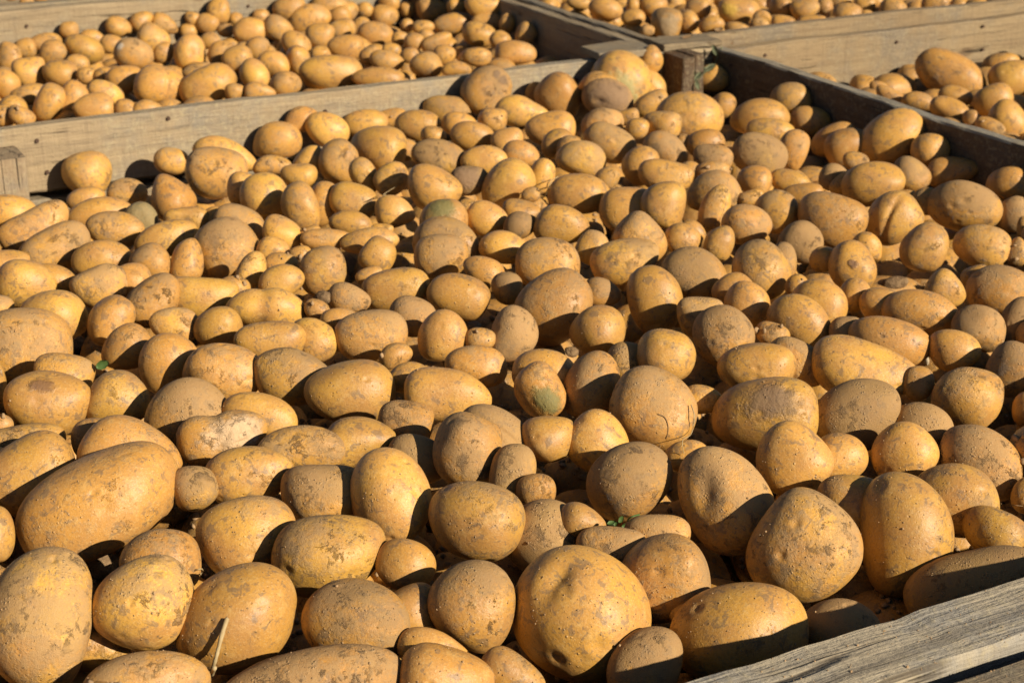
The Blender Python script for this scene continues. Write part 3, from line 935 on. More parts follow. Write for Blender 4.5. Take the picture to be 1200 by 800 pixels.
def nails_on(cr, y, spots):
    """extra nail heads on the top board whose inner face is at y: world x and height below the rim"""
    for o in cr.children:
        if o.name.startswith('board') and abs(o.location.y + cr.location.y - y) < 0.02 and o.location.z > RIM - 0.07:
            for wx, dz in spots:
                q = o.matrix_basis.inverted() @ Vector((wx - cr.location.x, y - cr.location.y, RIM - dz))
                nail(o, q.x, math.copysign(abs(o.dimensions.y) / 2 + .0002, q.y), q.z)
            return


bpy.context.view_layer.update()
nails_on(main, 2.405, [(0.505, 0.022), (0.515, 0.07), (0.70, 0.012), (0.95, 0.03), (0.955, 0.075), (1.40, 0.028)])
nails_on(right, 2.425, [(1.80, 0.03), (1.805, 0.07), (2.10, 0.035), (2.31, 0.025), (2.315, 0.07)])
nails_on(left, 3.315, [(0.70, 0.03), (0.71, 0.075), (1.15, 0.03)])

# ------------------------------------------------------------------ heaps
CR = {'main': (MX0, MX1, MY0, MY1), 'left': (0.02, 1.566, 2.46, 3.315), 'right': (1.722, 2.95, 1.05, 2.425), 'rear': (1.628, 2.95, 2.478, 3.75), 'far': (0.02, 1.55, 3.372, 4.3)}


def heap_z(cr, x, y):
    """height of the centres of the top layer, relative to the rim"""
    ex = lambda d, w: np.exp(-np.maximum(d, 0) / w)
    if cr == 'main':
        kb = np.clip(0.085 - 0.075 * (x - 0.5), 0.012, 0.085)
        return -0.018 - 0.062 * ex(1.672 - x, 0.13) - 0.105 * ex(y - 0.767, 0.17) - kb * ex(2.405 - y, 0.14)
    if cr == 'left': return -0.032 - 0.045 * ex(3.315 - y, 0.2) - 0.02 * ex(1.566 - x, 0.1)
    if cr == 'right': return -0.050 - 0.02 * ex(2.425 - y, 0.2)
    return -0.022


rows = []
for line in DATA.strip().split('\n'):
    t = line.split()
    rows.append((t[0], float(t[1]), float(t[2]), float(t[3]), float(t[4]), float(t[5]), t[6] if len(t) > 6 else ''))


def crate_of(i, px, py):
    c = i[0]
    if c in 'NOP': return 'left'
    if c in 'QRS': return 'rear'
    if c == 'T': return 'right'
    if c == 'U': return 'far'
    return 'main'


N = len(rows)
IDS = [r[0] for r in rows]; CRS = [crate_of(r[0], r[1], r[2]) for r in rows]
PX = np.array([r[1] for r in rows]); PY = np.array([r[2] for r in rows])
AA = np.array([r[3] for r in rows]) * 1.035; BB = np.array([r[4] for r in rows]) * 1.035; AN = np.radians([r[5] for r in rows]); FL = [r[6] for r in rows]
D = FWD[None] + RGT[None] * ((PX - 600) / FPX)[:, None] - UP[None] * ((PY - 400) / FPX)[:, None]
DL = np.linalg.norm(D, axis=1)
T = np.zeros(N)
for i in range(N):
    z = -0.03
    for _ in range(12):
        P = CAM + D[i] * ((RIM + z - CAM[2]) / D[i, 2]); z = 0.5 * z + 0.5 * heap_z(CRS[i], P[0], P[1])
    T[i] = (RIM + z - CAM[2]) / D[i, 2]
for n_, dt_ in (('I32', -0.10), ('J42', -0.02)): T[IDS.index(n_)] += dt_
T0 = T.copy()
RR = np.sqrt(AA * BB) / FPX                   # angular radius; real radius is RR * T
CF = 0.92                                     # third half-axis, as a share of the shorter one
BURIED = {k: float(v) for k, v in (q.split(':') for q in BURY.split())}
KEY = PY - np.array([BURIED.get(n, 0.0) for n in IDS])       # larger = lies on top
pairs = [(i, j) for i in range(N) for j in range(N) if KEY[i] > KEY[j] and CRS[i] == CRS[j]
         and math.hypot(PX[i] - PX[j], PY[i] - PY[j]) < (AA[i] + AA[j]) * 1.05]
PI_, PJ_ = np.array([p[0] for p in pairs]), np.array([p[1] for p in pairs])


def half_along(i, ux, uy, dz):
    """extent of ellipse i along unit directions (ux, uy on screen, dz toward the viewer)"""
    c, s = np.cos(AN[i]), np.sin(AN[i])
    x = ux * c - uy * s; y = ux * s + uy * c   # screen y points down
    cc = np.minimum(BB[i] * 1.0, AA[i]) * CF
    return 1 / np.sqrt((x / AA[i]) ** 2 + (y / BB[i]) ** 2 + (dz / cc) ** 2)


for it in range(260):
    P = CAM + D * T[:, None]
    dt = (T0 - T) * 0.035
    tm = (T[PI_] + T[PJ_]) / 2
    ex, ey = PX[PJ_] - PX[PI_], PY[PJ_] - PY[PI_]; lat = np.hypot(ex, ey) + 1e-6
    dep = (T[PJ_] - T[PI_]) * FPX / tm
    tot = np.sqrt(lat ** 2 + dep ** 2)
    R = half_along(PI_, ex / tot, ey / tot, dep / tot) + half_along(PJ_, ex / tot, ey / tot, dep / tot)
    over = R * 0.87 - tot
    need = np.where(over > 0, np.sqrt(np.maximum((R * 0.87) ** 2 - lat ** 2, 0)) - dep, 0)
    need = np.clip(need, 0, 60) * tm / FPX * 0.12
    np.add.at(dt, PI_, -need); np.add.at(dt, PJ_, need)
    T = T + np.clip(dt, -0.01, 0.01)
    for i in range(N):                        # stay inside the crate
        x0, x1, y0, y1 = CR[CRS[i]]
        r = BB[i] * T[i] / FPX
        P = CAM + D[i] * T[i]
        if P[1] > y1 - r * .93: T[i] -= (P[1] - (y1 - r * .93)) / D[i, 1]
        elif P[1] < y0 + r * .93 and CRS[i] == 'main': T[i] += ((y0 + r * .93) - P[1]) / D[i, 1]
        P = CAM + D[i] * T[i]
        if P[0] > x1 - r * .93: T[i] -= (P[0] - (x1 - r * .93)) / D[i, 0]
POS = CAM + D * T[:, None]


# ------------------------------------------------------------------ potato shapes
def local_dir(sx, sy, an):
    x, y = sx * math.cos(an) + sy * math.sin(an), -sx * math.sin(an) + sy * math.cos(an)
    q = np.array([x, y, math.sqrt(max(0.02, 1 - x * x - y * y))]); return q / np.linalg.norm(q)


def potato_shape(V, a, b, c, kind, seed, dents=()):
    r = np.random.default_rng(seed)
    X = V.copy(); dx, dy, dz = V[:, 0], V[:, 1], V[:, 2]
    p = 2.4 if kind == 'b' else r.uniform(2.0, 2.35)
    s = (np.abs(dx) ** p + np.abs(dy) ** p + np.abs(dz) ** p) ** (-1 / p)
    amp = 0.056 if kind not in ('k',) else 0.07
    for _ in range(11):                        # broad swells and flats
        q = r.normal(size=3); q /= np.linalg.norm(q)
        s = s * (1 + r.normal(0, amp) * np.exp(r.uniform(1.5, 9) * (V @ q - 1)))
    if r.random() < (0.0 if kind in ('s', 'b') else 0.22):                     # a knob or shoulder
        q = r.normal(size=3); q /= np.linalg.norm(q); s = s * (1 + r.uniform(.08, .2) * np.exp(r.uniform(6, 16) * (V @ q - 1)))
    for _ in range(r.integers(5, 11)):        # eyes
        q = r.normal(size=3); q /= np.linalg.norm(q)
        dd = np.arccos(np.clip(V @ q, -1, 1)); w = r.uniform(0.05, 0.115); dpt = r.uniform(0.010, 0.036)
        s = s * (1 - dpt * np.exp(-(dd / w) ** 2) + dpt * 0.22 * np.exp(-((dd - 1.9 * w) / (0.8 * w)) ** 2))
    for _ in range(r.integers(1, 4)):         # flats where it pressed against stones and neighbours
        q = r.normal(size=3); q /= np.linalg.norm(q); hh = r.uniform(0.84, 0.97); pr = (V @ q) * s
        cut = np.log1p(np.exp((pr - hh) * 11)) / 11 * 0.6
        s = s * (1 - cut / np.maximum(pr, 0.2))
    if kind == 'k': s = s * (1 - 0.17 * np.exp(-((dx + 0.15) / 0.28) ** 2))
    for (q, u, w1, w2, dp) in dents:          # hollows and creases: centre, long direction, half widths, depth
        u = u - q * (u @ q); u = u / np.linalg.norm(u); w = np.cross(q, u); f = V @ q > 0
        g = np.exp(-((V @ u) / w1) ** 2 - ((V @ w) / w2) ** 2) * f
        s = s * (1 - dp * g)
    e = {'e': -0.30, 'E': 0.30, 'c': -0.45, 's': 0.03, 'b': 0.04}.get(kind, r.normal(0, 0.11))
    X = V * s[:, None]
    if kind == 'c': wid = 1 - 0.30 * (1 / (1 + np.exp(-(X[:, 0] - 0.15) * 7)))
    else: wid = 1 + e * X[:, 0] * (np.abs(X[:, 0]) if kind in ('e', 'E') else 1)
    X[:, 1] *= wid; X[:, 2] *= wid
    X[:, 1] += r.normal(0, 0.12) * (X[:, 0] ** 2 - 0.4); X[:, 2] += r.normal(0, 0.08) * (X[:, 0] ** 2 - 0.4)
    X *= np.array([a, b, c])
    # fit the traced outline
    for ax, h in ((0, a), (1, b)):
        lo, hi = X[:, ax].min(), X[:, ax].max(); X[:, ax] = (X[:, ax] - (lo + hi) / 2) * (2 * h / (hi - lo))
    return X


GREEN, SCAB, GREY, FLESH, MUD = (0.15, 0.16, 0.05), (0.16, 0.075, 0.035), (0.20, 0.125, 0.07), (0.68, 0.47, 0.27), (0.27, 0.165, 0.09)
MARKS = {   # id: (screen x, screen y up, from -1 to 1; angular radius; colour)
    'E1c': [(-0.1, 0.55, 0.62, GREEN)], 'B36': [(0.25, -0.30, 0.60, GREEN)], 'M6': [(0, 0, 1.9, (0.235, 0.20, 0.09))], 'J41': [(0.0, -0.3, 0.55, (0.44, 0.40, 0.17))],
    'B3': [(-0.05, 0.62, 0.27, SCAB)], 'B46': [(0.05, 0.35, 0.48, GREY)], 'B15': [(0.28, 0.1, 0.75, FLESH)], 'J1': [(0.25, 0.62, 0.17, GREY), (0.55, 0.38, 0.20, GREY)],
    'J43': [(0.2, 0.3, 0.9, MUD)], 'N13': [(-0.6, 0.45, 0.25, (0.7, 0.6, 0.45))], 'Q6': [(0.1, -0.2, 0.75, (0.42, 0.30, 0.16))], 'R1': [(-0.5, 0.1, 0.45, (0.68, 0.42, 0.06))],
    'J18': [(-0.2, 0.4, 0.9, MUD)], 'G1': [(0.05, 0.1, 0.18, SCAB)],
}
DENTS = {   # id: screen x, y (up), turn of the long axis, half widths, depth
    'A18': [(-0.38, 0.45, 60, .35, .18, .12)], 'A34': [(-0.35, 0.0, 70, .45, .28, .14)], 'H8': [(-0.2, 0.1, 75, .7, .11, .13)], 'H7': [(-0.1, 0.1, 80, .6, .16, .13)],
    'F1': [(0.3, 0.25, 0, .07, .07, .12)], 'D19': [(0.05, -0.35, 0, .08, .08, .07)], 'B55': [(0.15, 0.8, 0, .3, .12, .08)], 'F7': [(-0.1, -0.75, 20, .3, .1, .06)], 'I11': [(0.5, -0.1, 65, .8, .09, .12)],
    'N22': [(0.3, 0.1, 80, .8, .1, .09)], 'O8': [(0.1, 0.1, 80, .3, .15, .08)], 'J43': [(-0.3, -0.1, 0, .18, .14, .12)], 'B31b': [(0.2, 0.3, 140, .6, .08, .06)], 'I8': [], 'B15': [(0.4, 0.2, 20, .3, .2, .07), (0.1, 0.1, 70, .25, .08, .06), (0.65, 0.1, 110, .3, .07, .09), (0.4, -0.25, 10, .2, .06, .07), (0.15, 0.5, 30, .12, .1, .05)]}
BIG = set(np.argsort(-(AA * BB))[:300].tolist())
DUST = {'y': 0.12, 'd': 0.58, 'D': 0.82, 'G': 0.3}
heapV, heapF, hoff = [], [], 0
POT = {}
order = sorted(range(N), key=lambda i: -AA[i] * BB[i])
for i in order:
    t = T[i]; a, b = AA[i] * t / FPX, BB[i] * t / FPX
    c = min(b * rng.uniform(0.9, 1.05), a)
    kind = ''
    for q in 'keEcsb':
        if q in FL[i]: kind = q
    view = D[i] / DL[i]; xr = np.cross(view, np.array([0, 0, 1.0])); xr /= np.linalg.norm(xr); yu = np.cross(xr, view)
    ax = xr * math.cos(AN[i]) + yu * math.sin(AN[i]); ay = -xr * math.sin(AN[i]) + yu * math.cos(AN[i]); az = -view
    big = AA[i]
    lev = 6 if big > 44 else 5 if big > 24 else 4
    if i not in BIG: lev = 4
    V, F = ICO[lev]
    dn = [(local_dir(x, y, AN[i]), np.array([math.cos(math.radians(g) - AN[i]), math.sin(math.radians(g) - AN[i]), 0.05]), w1, w2, dp) for (x, y, g, w1, w2, dp) in DENTS.get(IDS[i], [])]
    X = potato_shape(V, a, b, c, kind, 1000 + i, dn)
    if i in BIG:
        me = mesh_np('potato', X, F)
        mk = MARKS.get(IDS[i])
        if mk:
            col = np.zeros((len(V), 4), np.float32)
            for (sx, sy, rad, rgbc) in mk:
                cx_, cy_ = sx * math.cos(AN[i]) + sy * math.sin(AN[i]), -sx * math.sin(AN[i]) + sy * math.cos(AN[i])
                q = np.array([cx_, cy_, math.sqrt(max(0.02, 1 - cx_ ** 2 - cy_ ** 2))]); q /= np.linalg.norm(q)
                dd = np.arccos(np.clip(V @ q, -1, 1)); al = np.clip(1 - dd / rad * 0.55, 0, 1)
                m = al > col[:, 3]; col[m, :3] = rgbc; col[m, 3] = al[m]
            at = me.color_attributes.new('mark', 'FLOAT_COLOR', 'POINT'); at.data.foreach_set('color', col.ravel())
        tl = np.array([rng.normal(0, .3), rng.normal(0, .3), 1.0]); tl /= np.linalg.norm(tl)
        at = me.attributes.new('settled', 'FLOAT', 'POINT'); at.data.foreach_set('value', (V @ np.array([tl @ ax, tl @ ay, tl @ az])).astype(np.float32))
        o = link('potato', me, None, [M_MARK if mk else M_POT])
        o.matrix_world = Matrix(((ax[0], ay[0], az[0], POS[i, 0]), (ax[1], ay[1], az[1], POS[i, 1]), (ax[2], ay[2], az[2], POS[i, 2]), (0, 0, 0, 1)))
        dv = 0.33 + rng.normal(0, 0.14)
        if CRS[i] == 'left': dv -= 0.10
        for q, v in DUST.items():
            if q in FL[i]: dv = v + rng.normal(0, 0.05)
        o['dust'] = float(np.clip(dv, 0.05, 1.0)); o['tint'] = float(rng.uniform(0, 0.6) if 'y' in FL[i] else rng.uniform(0, 1)); o['tone'] = float(rng.uniform(0.80, 1.10) - (0.05 if 'D' in FL[i] else 0))
        POT[i] = o
    else:
        Rm = np.stack([ax, ay, az], 1)
        heapV.append(X @ Rm.T + POS[i]); heapF.append(F + hoff); hoff += len(X)

# the layers under the top one: what shows in the gaps
tree = POS; rad = np.sqrt(AA * BB) * T / FPX
for cr, (x0, x1, y0, y1) in CR.items():
    if cr == 'right': y0 = 1.10
    if cr == 'left': x0 = 0.4
    if cr == 'far': y1 = 3.7
    for layer, dz in enumerate((0.0, -0.040, -0.08) if cr in ('left', 'right', 'rear') else (0.0, -0.074, -0.112)):
        st = 0.060
        for yi in range(int((y1 - y0) / st) + 1):
            for xi in range(int((x1 - x0) / st) + 1):
                r = rng.uniform(0.020, 0.029) if cr in ('left', 'rear') else rng.uniform(0.026, 0.036)
                x = x0 + 0.03 + xi * st + rng.normal(0, .01) + (yi + layer) % 2 * st / 2; y = y0 + 0.03 + yi * st + rng.normal(0, .01)
                if not (x0 + r < x < x1 - r and y0 + r < y < y1 - r): continue
                if dz == 0.0:                     # beside the picture the top layer goes on
                    v_ = np.array([x, y, RIM + heap_z(cr, x, y)]) - CAM; zc = v_ @ FWD
                    if zc > 0.3 and -30 < 600 + FPX * (v_ @ RGT) / zc < 1230 and -30 < 400 - FPX * (v_ @ UP) / zc < 830: continue
                z = RIM + heap_z(cr, x, y) + dz + rng.normal(0, .006)
                for _ in range(5):
                    d = np.linalg.norm(tree - np.array([x, y, z]), axis=1) - (rad + r) * 0.82
                    if d.min() < 0: z += d.min() * 1.1
                    else: break
                if d.min() < -0.6 * r: continue
                if z < RIM + heap_z(cr, x, y) - 0.19: continue
                V, F = ICO[3]
                X = potato_shape(V, r * rng.uniform(1.0, 1.35), r, r * .95, '', rng.integers(1 << 30))
                q = Matrix.Rotation(rng.uniform(0, 6.28), 3, 'Z') @ Matrix.Rotation(rng.normal(0, .4), 3, 'Y')
                heapV.append(X @ np.array(q).T + np.array([x, y, z])); heapF.append(F + hoff); hoff += len(X)
hp = link('potato_heap', mesh_np('potato_heap', np.concatenate(heapV), np.concatenate(heapF)), None, [M_POT])
tag(hp, 'mass of small and half hidden potatoes lying between and beneath the others', 'potatoes', None, 'stuff'); hp['dust'] = 0.5; hp['tint'] = 0.5; hp['tone'] = 0.92

# earth and chaff between the potatoes
sv, sf, so = [], [], 0
for cr, (x0, x1, y0, y1) in CR.items():
    nx, ny = 60, 60
    gx, gy = np.meshgrid(np.linspace(x0 + .002, x1 - .002, nx), np.linspace(y0 + .002, y1 - .002, ny))
    gz = RIM + heap_z(cr, gx, gy) - 0.15 + rng.normal(0, .006, gx.shape)
    sv.append(np.stack([gx, gy, gz], -1).reshape(-1, 3))
    ii = np.arange(nx * ny).reshape(ny, nx)
    sf.append(np.stack([ii[:-1, :-1], ii[:-1, 1:], ii[1:, 1:], ii[1:, :-1]], -1).reshape(-1, 4) + so); so += nx * ny
soil = link('loose_soil', mesh_np('loose_soil', np.concatenate(sv), np.concatenate(sf)), None, [M_SOIL])
tag(soil, 'dry crumbly earth lying between the potatoes', 'soil', None, 'stuff')
# ------------------------------------------------------------------ small things lying on the heap
bpy.context.view_layer.update()
DG = bpy.context.evaluated_depsgraph_get()


def hit(px, py):
    d = ray(px, py); d = d / np.linalg.norm(d)
    ok, loc, nor, *_ = S.ray_cast(DG, Vector(CAM), Vector(d))
    return np.array(loc), np.array(nor)


def lump_mesh(name, rad, seed, lev=5, rough=0.16):
    r = np.random.default_rng(seed); V, F = ICO[lev]; s = np.ones(len(V))
    for k in range(60):
        q = r.normal(size=3); q /= np.linalg.norm(q); s += r.normal(0, rough * (0.5 if k > 15 else 1) * .6) * np.exp(r.uniform(2, 40) * (V @ q - 1))
    X = V * s[:, None]; X *= np.array(rad) / np.abs(X).max(0)
    return mesh_np(name, X, F)


def lump(name, px, py, a, b, label, cat, mat, group=None, sink=0.45, lev=5):
    P, n = hit(px, py); dist = np.dot(P - CAM, FWD); sc = dist / FPX
    o = link(name, lump_mesh(name, (a * sc, b * sc, b * sc), int(px * 7 + py), lev), None, [mat])
    o.location = P + n * b * sc * (0.5 - sink); o.rotation_euler = (rng.uniform(-.3, .3), rng.uniform(-.3, .3), -YAW)
    tag(o, label, cat, group); return o


GC = 'clods of dry earth on the potato heap'
lump('soil_clod', 113, 662, 29, 20, 'flat clod of dry earth beside the large dusty potato in the bottom left corner', 'clod', M_SOIL, GC)
lump('soil_clod', 407, 316, 12, 18, 'clod of earth between the squat upright potato and the bright egg-shaped one', 'clod', M_SOIL, GC)
lump('soil_clod', 384, 349, 14, 9, 'clod of earth stuck at the foot of the squat upright potato', 'clod', M_SOIL, GC)
lump('soil_clod', 1049, 332, 16, 9, 'crumbling clod of earth in the dark gap near the right wall', 'clod', M_SOIL, GC)
lump('soil_clod', 88, 405, 13, 12, 'small earth clod next to the green leaf on the left', 'clod', M_SOIL, GC)
lump('soil_clod', 669, 413, 10, 7, 'jagged earth crumb behind the green-ended potato', 'clod', M_SOIL, GC)
lump('small_stone', 555, 383, 9, 7, 'pale flat stone in the dark gap left of the dust-coated potato', 'stone', M_STONE, None, 0.3, 4)
lump('small_stone', 1086, 424, 4, 6, 'tiny white stone in the gap beside the long yellow potato', 'stone', M_STONE, None, 0.1, 4)


def strand(name, pts, radius, label, cat, mat, lift=0.6, sub=6, taper=0.6, seed=0, group=None):
    """a stalk or rootlet laid over the surfaces under the given photo points; a point may carry its own lift (m)"""
    r = np.random.default_rng(seed); P = []
    for q in pts:
        loc, n = hit(q[0], q[1]); P.append(loc + n * (radius * lift + (q[2] if len(q) > 2 else 0)))
    P = np.array(P); out = []
    for i in range(len(P) - 1):
        p0, p1, p2, p3 = P[max(i - 1, 0)], P[i], P[i + 1], P[min(i + 2, len(P) - 1)]
        for t in np.linspace(0, 1, sub, endpoint=False):
            out.append(0.5 * ((2 * p1) + (-p0 + p2) * t + (2 * p0 - 5 * p1 + 4 * p2 - p3) * t * t + (-p0 + 3 * p1 - 3 * p2 + p3) * t ** 3))
    out.append(P[-1]); Q = np.array(out); n = len(Q); K = 7; V = []
    for i in range(n):
        tg = Q[min(i + 1, n - 1)] - Q[max(i - 1, 0)]; tg /= np.linalg.norm(tg) + 1e-9
        u = np.cross(tg, [0.3, 0.2, 1]); u /= np.linalg.norm(u); w = np.cross(tg, u)
        rr = radius * (1 - taper * i / (n - 1)) * (1 + r.normal(0, .08))
        for k in range(K): V.append(Q[i] + rr * (math.cos(6.2832 * k / K) * u + math.sin(6.2832 * k / K) * w))
    F = [(i * K + k, i * K + (k + 1) % K, (i + 1) * K + (k + 1) % K, (i + 1) * K + k) for i in range(n - 1) for k in range(K)]
    F.append(tuple(range(K - 1, -1, -1))); F.append(tuple((n - 1) * K + k for k in range(K)))
    me = bpy.data.meshes.new(name); me.from_pydata([tuple(v - Q[0]) for v in V], [], F); me.shade_smooth()
    o = link(name, me, None, [mat]); o.location = Q[0]; tag(o, label, cat, group); return o


strand('dry_stalk', [(267, 724, .001), (262, 740, .004), (256, 762, .007), (250, 780, .008), (243, 786, .005)], 0.0017, 'pale dry stalk leaning across the large yellow potato at the lower left', 'stalk', M_STRAW, taper=.1)
strand('rootlet', [(771, 485), (779, 489), (783, 500), (781, 512), (774, 522), (770, 528)], 0.0006, 'thin curved rootlet on the face of the big round potato', 'rootlet', M_ROOT)
strand('straw', [(807, 475, .003), (808, 488, .006), (804, 505, .006), (801, 520, .004), (802, 533, .002)], 0.0006, 'thin straw standing in the gap right of the rootlet potato', 'straw', M_STRAW)
strand('rootlet', [(228, 668), (233, 666, .002), (236, 671, .003), (231, 672, .002), (238, 668, .003), (243, 670, .001)], 0.0006, 'tiny curled rootlet above the large yellow potato with the stalk', 'rootlet', M_STRAW, sub=5)
strand('rootlet', [(1168, 594), (1176, 592, .002), (1184, 596, .003), (1190, 590, .003), (1199, 592, .001)], 0.0007, 'tangled rootlet between potatoes at the right edge', 'rootlet', M_ROOT)
for k, pts in enumerate(([], [(638, 231), (645, 222, .003), (650, 214, .004), (655, 209, .002)], [(640, 228), (646, 216, .004), (654, 208, .004)])):
    if k: strand('rootlet', pts, 0.0010, ('', 'longer dry rootlet, curving up right of the smooth oval potato', 'shorter straight dry rootlet right of the smooth oval potato')[k], 'rootlet', M_STRAW, group='dry rootlets in the heap')
strand('rootlet', [(448, 222, .001), (452, 226, .003), (450, 231, .003), (464, 217, .003)], 0.0009, 'pale root end above the round potato left of the green-topped one', 'rootlet', M_STRAW)


def leaf_mesh(L, Wd, curl, seed):
    r = np.random.default_rng(seed); n, m = 9, 5; V = []
    for i in range(n):
        t = i / (n - 1); w = Wd * (math.sin(math.pi * (0.06 + 0.90 * t)) ** 0.8)
        for j in range(m):
            s = (j / (m - 1) - .5) * 2
            V.append((t * L, s * w / 2 * (1 + r.normal(0, .06)), curl * L * (t * t - t * .6) + abs(s) * w * .22 + r.normal(0, L * .012)))
    F = [(i * m + j, i * m + j + 1, (i + 1) * m + j + 1, (i + 1) * m + j) for i in range(n - 1) for j in range(m - 1)]
    V2 = V + [(x, y, z - 0.0005) for x, y, z in V]; k = len(V)
    F2 = F + [tuple(q + k for q in reversed(f)) for f in F]
    ring = [i * m for i in range(n)] + [(n - 1) * m + j for j in range(1, m)] + [i * m + m - 1 for i in range(n - 2, -1, -1)] + list(range(m - 2, 0, -1))
    F2 += [(ring[q], ring[q - 1], ring[q - 1] + k, ring[q] + k) for q in range(len(ring))]
    me = bpy.data.meshes.new('leaf'); me.from_pydata(V2, [], F2); me.shade_smooth(); return me


def leaf(px, py, lpx, wpx, ang, mat, parent=None, lift=0.002, curl=0.3, seed=0, pitch=0.0, name='leaf'):
    P, n = hit(px, py); sc = np.dot(P - CAM, FWD) / FPX
    o = link(name, leaf_mesh(lpx * sc, wpx * sc, curl, seed), None, [mat])
    a = math.radians(ang); view = ray(px, py); view = view / np.linalg.norm(view)
    x = RGT * math.cos(a) + UP * math.sin(a); nn = n * .6 - view * .7; nn -= x * np.dot(nn, x); nn /= np.linalg.norm(nn); y = np.cross(nn, x)
    P = P + n * lift
    o.matrix_world = Matrix(((x[0], y[0], nn[0], P[0]), (x[1], y[1], nn[1], P[1]), (x[2], y[2], nn[2], P[2]), (0, 0, 0, 1)))
    if parent:
        mw = o.matrix_world.copy(); o.parent = parent; o.matrix_parent_inverse = Matrix.Translation(-parent.location); o.matrix_world = mw
    return o


o = leaf(107, 432, 16, 11, 25, M_LEAF, None, .006, .3, 3); tag(o, 'small green leaf fragment between potatoes at the left', 'leaf')
o = leaf(96, 396, 26, 8, -70, M_WILT, None, .006, .4, 4); tag(o, 'grey withered leaf standing above the green fragment at the left', 'leaf')


def sprig(stem, leaves, label, mat, smat, radius):
    s = strand('stem', stem, radius, None, None, smat, lift=1.0)
    e = bpy.data.objects.new('plant_sprig', None); C.objects.link(e); e.location = s.location
    mw = s.matrix_world.copy(); s.parent = e; s.location = (0, 0, 0)
    bpy.context.view_layer.update()
    tag(e, label, 'sprig')
    for k, (px, py, l, w, a) in enumerate(leaves): leaf(px, py, l, w, a, mat, e, .004, .4, k + 11)
    return e


sprig([(750, 605, .001), (740, 611, .003), (730, 612, .005), (720, 613, .005), (712, 615, .003)],
      [(714, 613, 10, 7, 160), (722, 611, 10, 6, 80), (726, 607, 9, 6, 60), (729, 611, 8, 6, 20), (720, 617, 9, 6, 200)],
      'tiny green sprig between potatoes above the large one with the dented shoulder', M_LEAF, M_LEAF, 0.0008)
sprig([(846, 58, .003), (843, 72, .006), (836, 82, .008), (822, 84, .009), (813, 92, .008), (812, 104, .004)],
      [(841, 66, 13, 6, 110), (844, 74, 13, 7, -60), (838, 78, 16, 8, 215), (828, 82, 15, 7, 190), (820, 84, 13, 6, 230), (813, 94, 12, 6, -80), (815, 86, 11, 6, 150)],
      'wilted green sprig draped over the corner post in the far right corner', M_WILT, M_WILT, 0.0014)
for k, (px, py, l, w, a) in enumerate(((838, 38, 10, 5, 20), (846, 38, 9, 5, 170), (800, 46, 12, 5, 10), (858, 52, 10, 4, 120))):
    o = leaf(px, py, l, w, a, M_ROOT, None, .002, .3, 31 + k, name='leaf_scrap')
    tag(o, ('dark withered leaf scrap on the post top below the rear potatoes', 'curled brown leaf scrap at the foot of the rear potatoes', 'flat dark leaf scrap beside the big upright rear potato', 'thin dark leaf scrap on the far end of the dividing wall')[k], 'leaf scrap')

# crumbs of earth scattered over the heap and the rails: nobody could count them
cv, cf, co_ = [], [], 0
V2, F2 = ICO[2]
for k in range(5200):
    px, py = rng.uniform(-10, 1210), rng.uniform(60, 810)
    if rng.random() > (py / 800) ** 0.8: continue
    d_ = ray(px, py); ok, P, n, _i, ob, _m = S.ray_cast(DG, Vector(CAM), Vector(d_ / np.linalg.norm(d_)))
    if not ok or n[2] < 0.15: continue
    P, n = np.array(P), np.array(n); deep = ob.name in ('potato_heap', 'loose_soil')
    r = rng.uniform(0.0007, 0.0036) if deep else rng.uniform(0.0002, 0.0006) * (1.8 if rng.random() < .04 else 1)
    s = rng.uniform(.6, 1.3, 3); X = V2 * s * r * (1 + rng.normal(0, .12, (len(V2), 1)))
    cv.append(X + P + n * r * .4); cf.append(F2 + co_); co_ += len(X)
cr_ = link('soil_crumbs', mesh_np('soil_crumbs', np.concatenate(cv), np.concatenate(cf)), None, [M_CRUMB])
tag(cr_, 'crumbs of dry earth scattered over the potatoes and rails', 'crumbs', None, 'stuff')

# ------------------------------------------------------------------ labels
LM = {}
for line in LANDMARKS.strip().split('\n'):
    i, full, ref = [q.strip() for q in line.split('|')]; LM[i] = (full, ref)
idx = {n: k for k, n in enumerate(IDS)}
GRP = {'main': 'potatoes heaped in the large front crate', 'left': 'potatoes heaped in the left rear crate', 'right': 'potatoes in the right rear crate', 'rear': 'potatoes in the strip along the top'}
used = set()


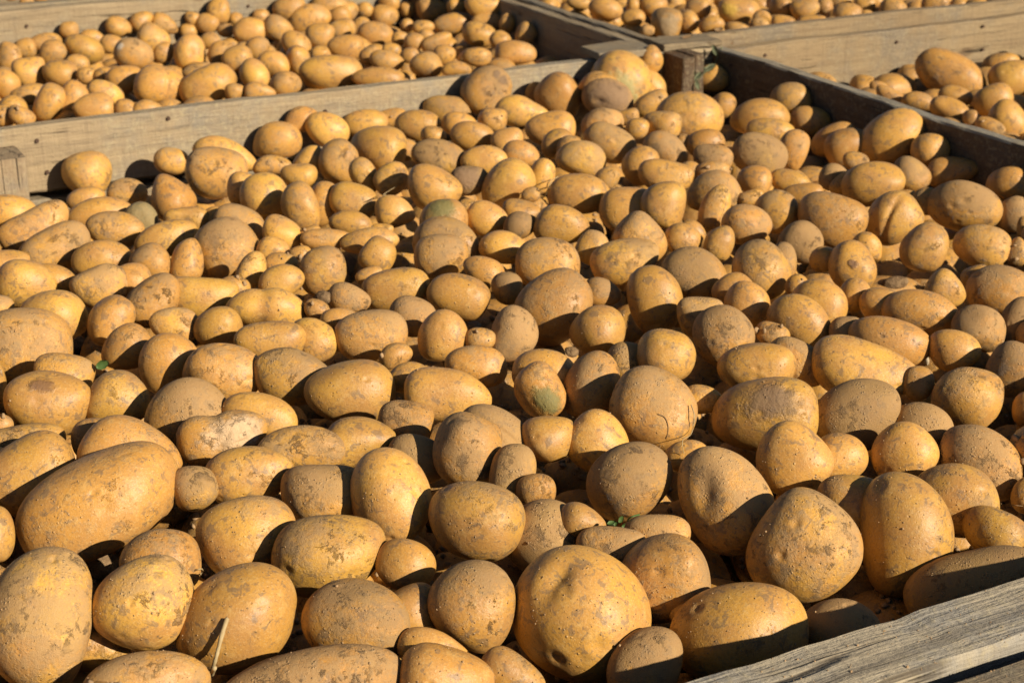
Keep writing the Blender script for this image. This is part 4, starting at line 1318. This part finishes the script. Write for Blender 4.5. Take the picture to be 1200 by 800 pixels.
def words(i):
    L, B = AA[i] * T[i] / FPX, BB[i] * T[i] / FPX; r = math.sqrt(L * B)
    w = []
    if r > 0.0385: w.append('large')
    elif r < 0.0225: w.append('small')
    q = AA[i] / BB[i]
    w.append('round' if q < 1.12 else 'oval' if q < 1.5 else 'long')
    if 'y' in FL[i]: w.append('yellow')
    elif 'D' in FL[i]: w.append('dull earthy')
    elif 'd' in FL[i]: w.append('dusty')
    return ' '.join(w) + ' potato'


DIRS = ('right of', 'above and right of', 'above', 'above and left of', 'left of', 'below and left of', 'below', 'below and right of')
ORD = ('', 'second ', 'third ', 'fourth ', 'fifth ', 'sixth ', 'seventh ', 'eighth ', 'ninth ', 'tenth ')
for i in POT:
    if IDS[i] in LM: tag(POT[i], LM[IDS[i]][0], 'potato', GRP[CRS[i]]); used.add(LM[IDS[i]][0])
lmk = [idx[n] for n in LM if n in idx]
sect = {}
for i in range(N):
    for l in lmk:
        if l != i and CRS[l] == CRS[i]:
            a = math.degrees(math.atan2(PY[l] - PY[i], PX[i] - PX[l])) % 360
            sect.setdefault((l, int(((a + 22.5) % 360) // 45)), []).append((math.hypot(PX[i] - PX[l], PY[i] - PY[l]), i))
cands = []
for (l, s), v in sect.items():
    v.sort()
    for rank, (d, i) in enumerate(v[:10]):
        if i in POT and IDS[i] not in LM: cands.append((rank + d / 90.0, rank, i, l, s))
cands.sort(); done = set()
for sc_, rank, i, l, s in cands:
    if i in done: continue
    lead = 'just ' if rank == 0 else ''
    t = (words(i) + ' ' + lead + DIRS[s] + ' ' + LM[IDS[l]][1]) if rank == 0 else (ORD[rank] + 'potato ' + DIRS[s] + ' ' + LM[IDS[l]][1] + ', ' + words(i).replace(' potato', ''))
    if t in used or len(t.split()) > 16: continue
    used.add(t); done.add(i); tag(POT[i], t, 'potato', GRP[CRS[i]])
for i in POT:
    if 'label' not in POT[i]: tag(POT[i], words(i) + ' in the ' + {'main': 'large front crate', 'left': 'left rear crate', 'right': 'right rear crate', 'rear': 'rear crate along the top'}[CRS[i]], 'potato', GRP[CRS[i]])
print('labels', len(done), 'unlabelled', sum(1 for i in POT if IDS[i] not in LM and i not in done))
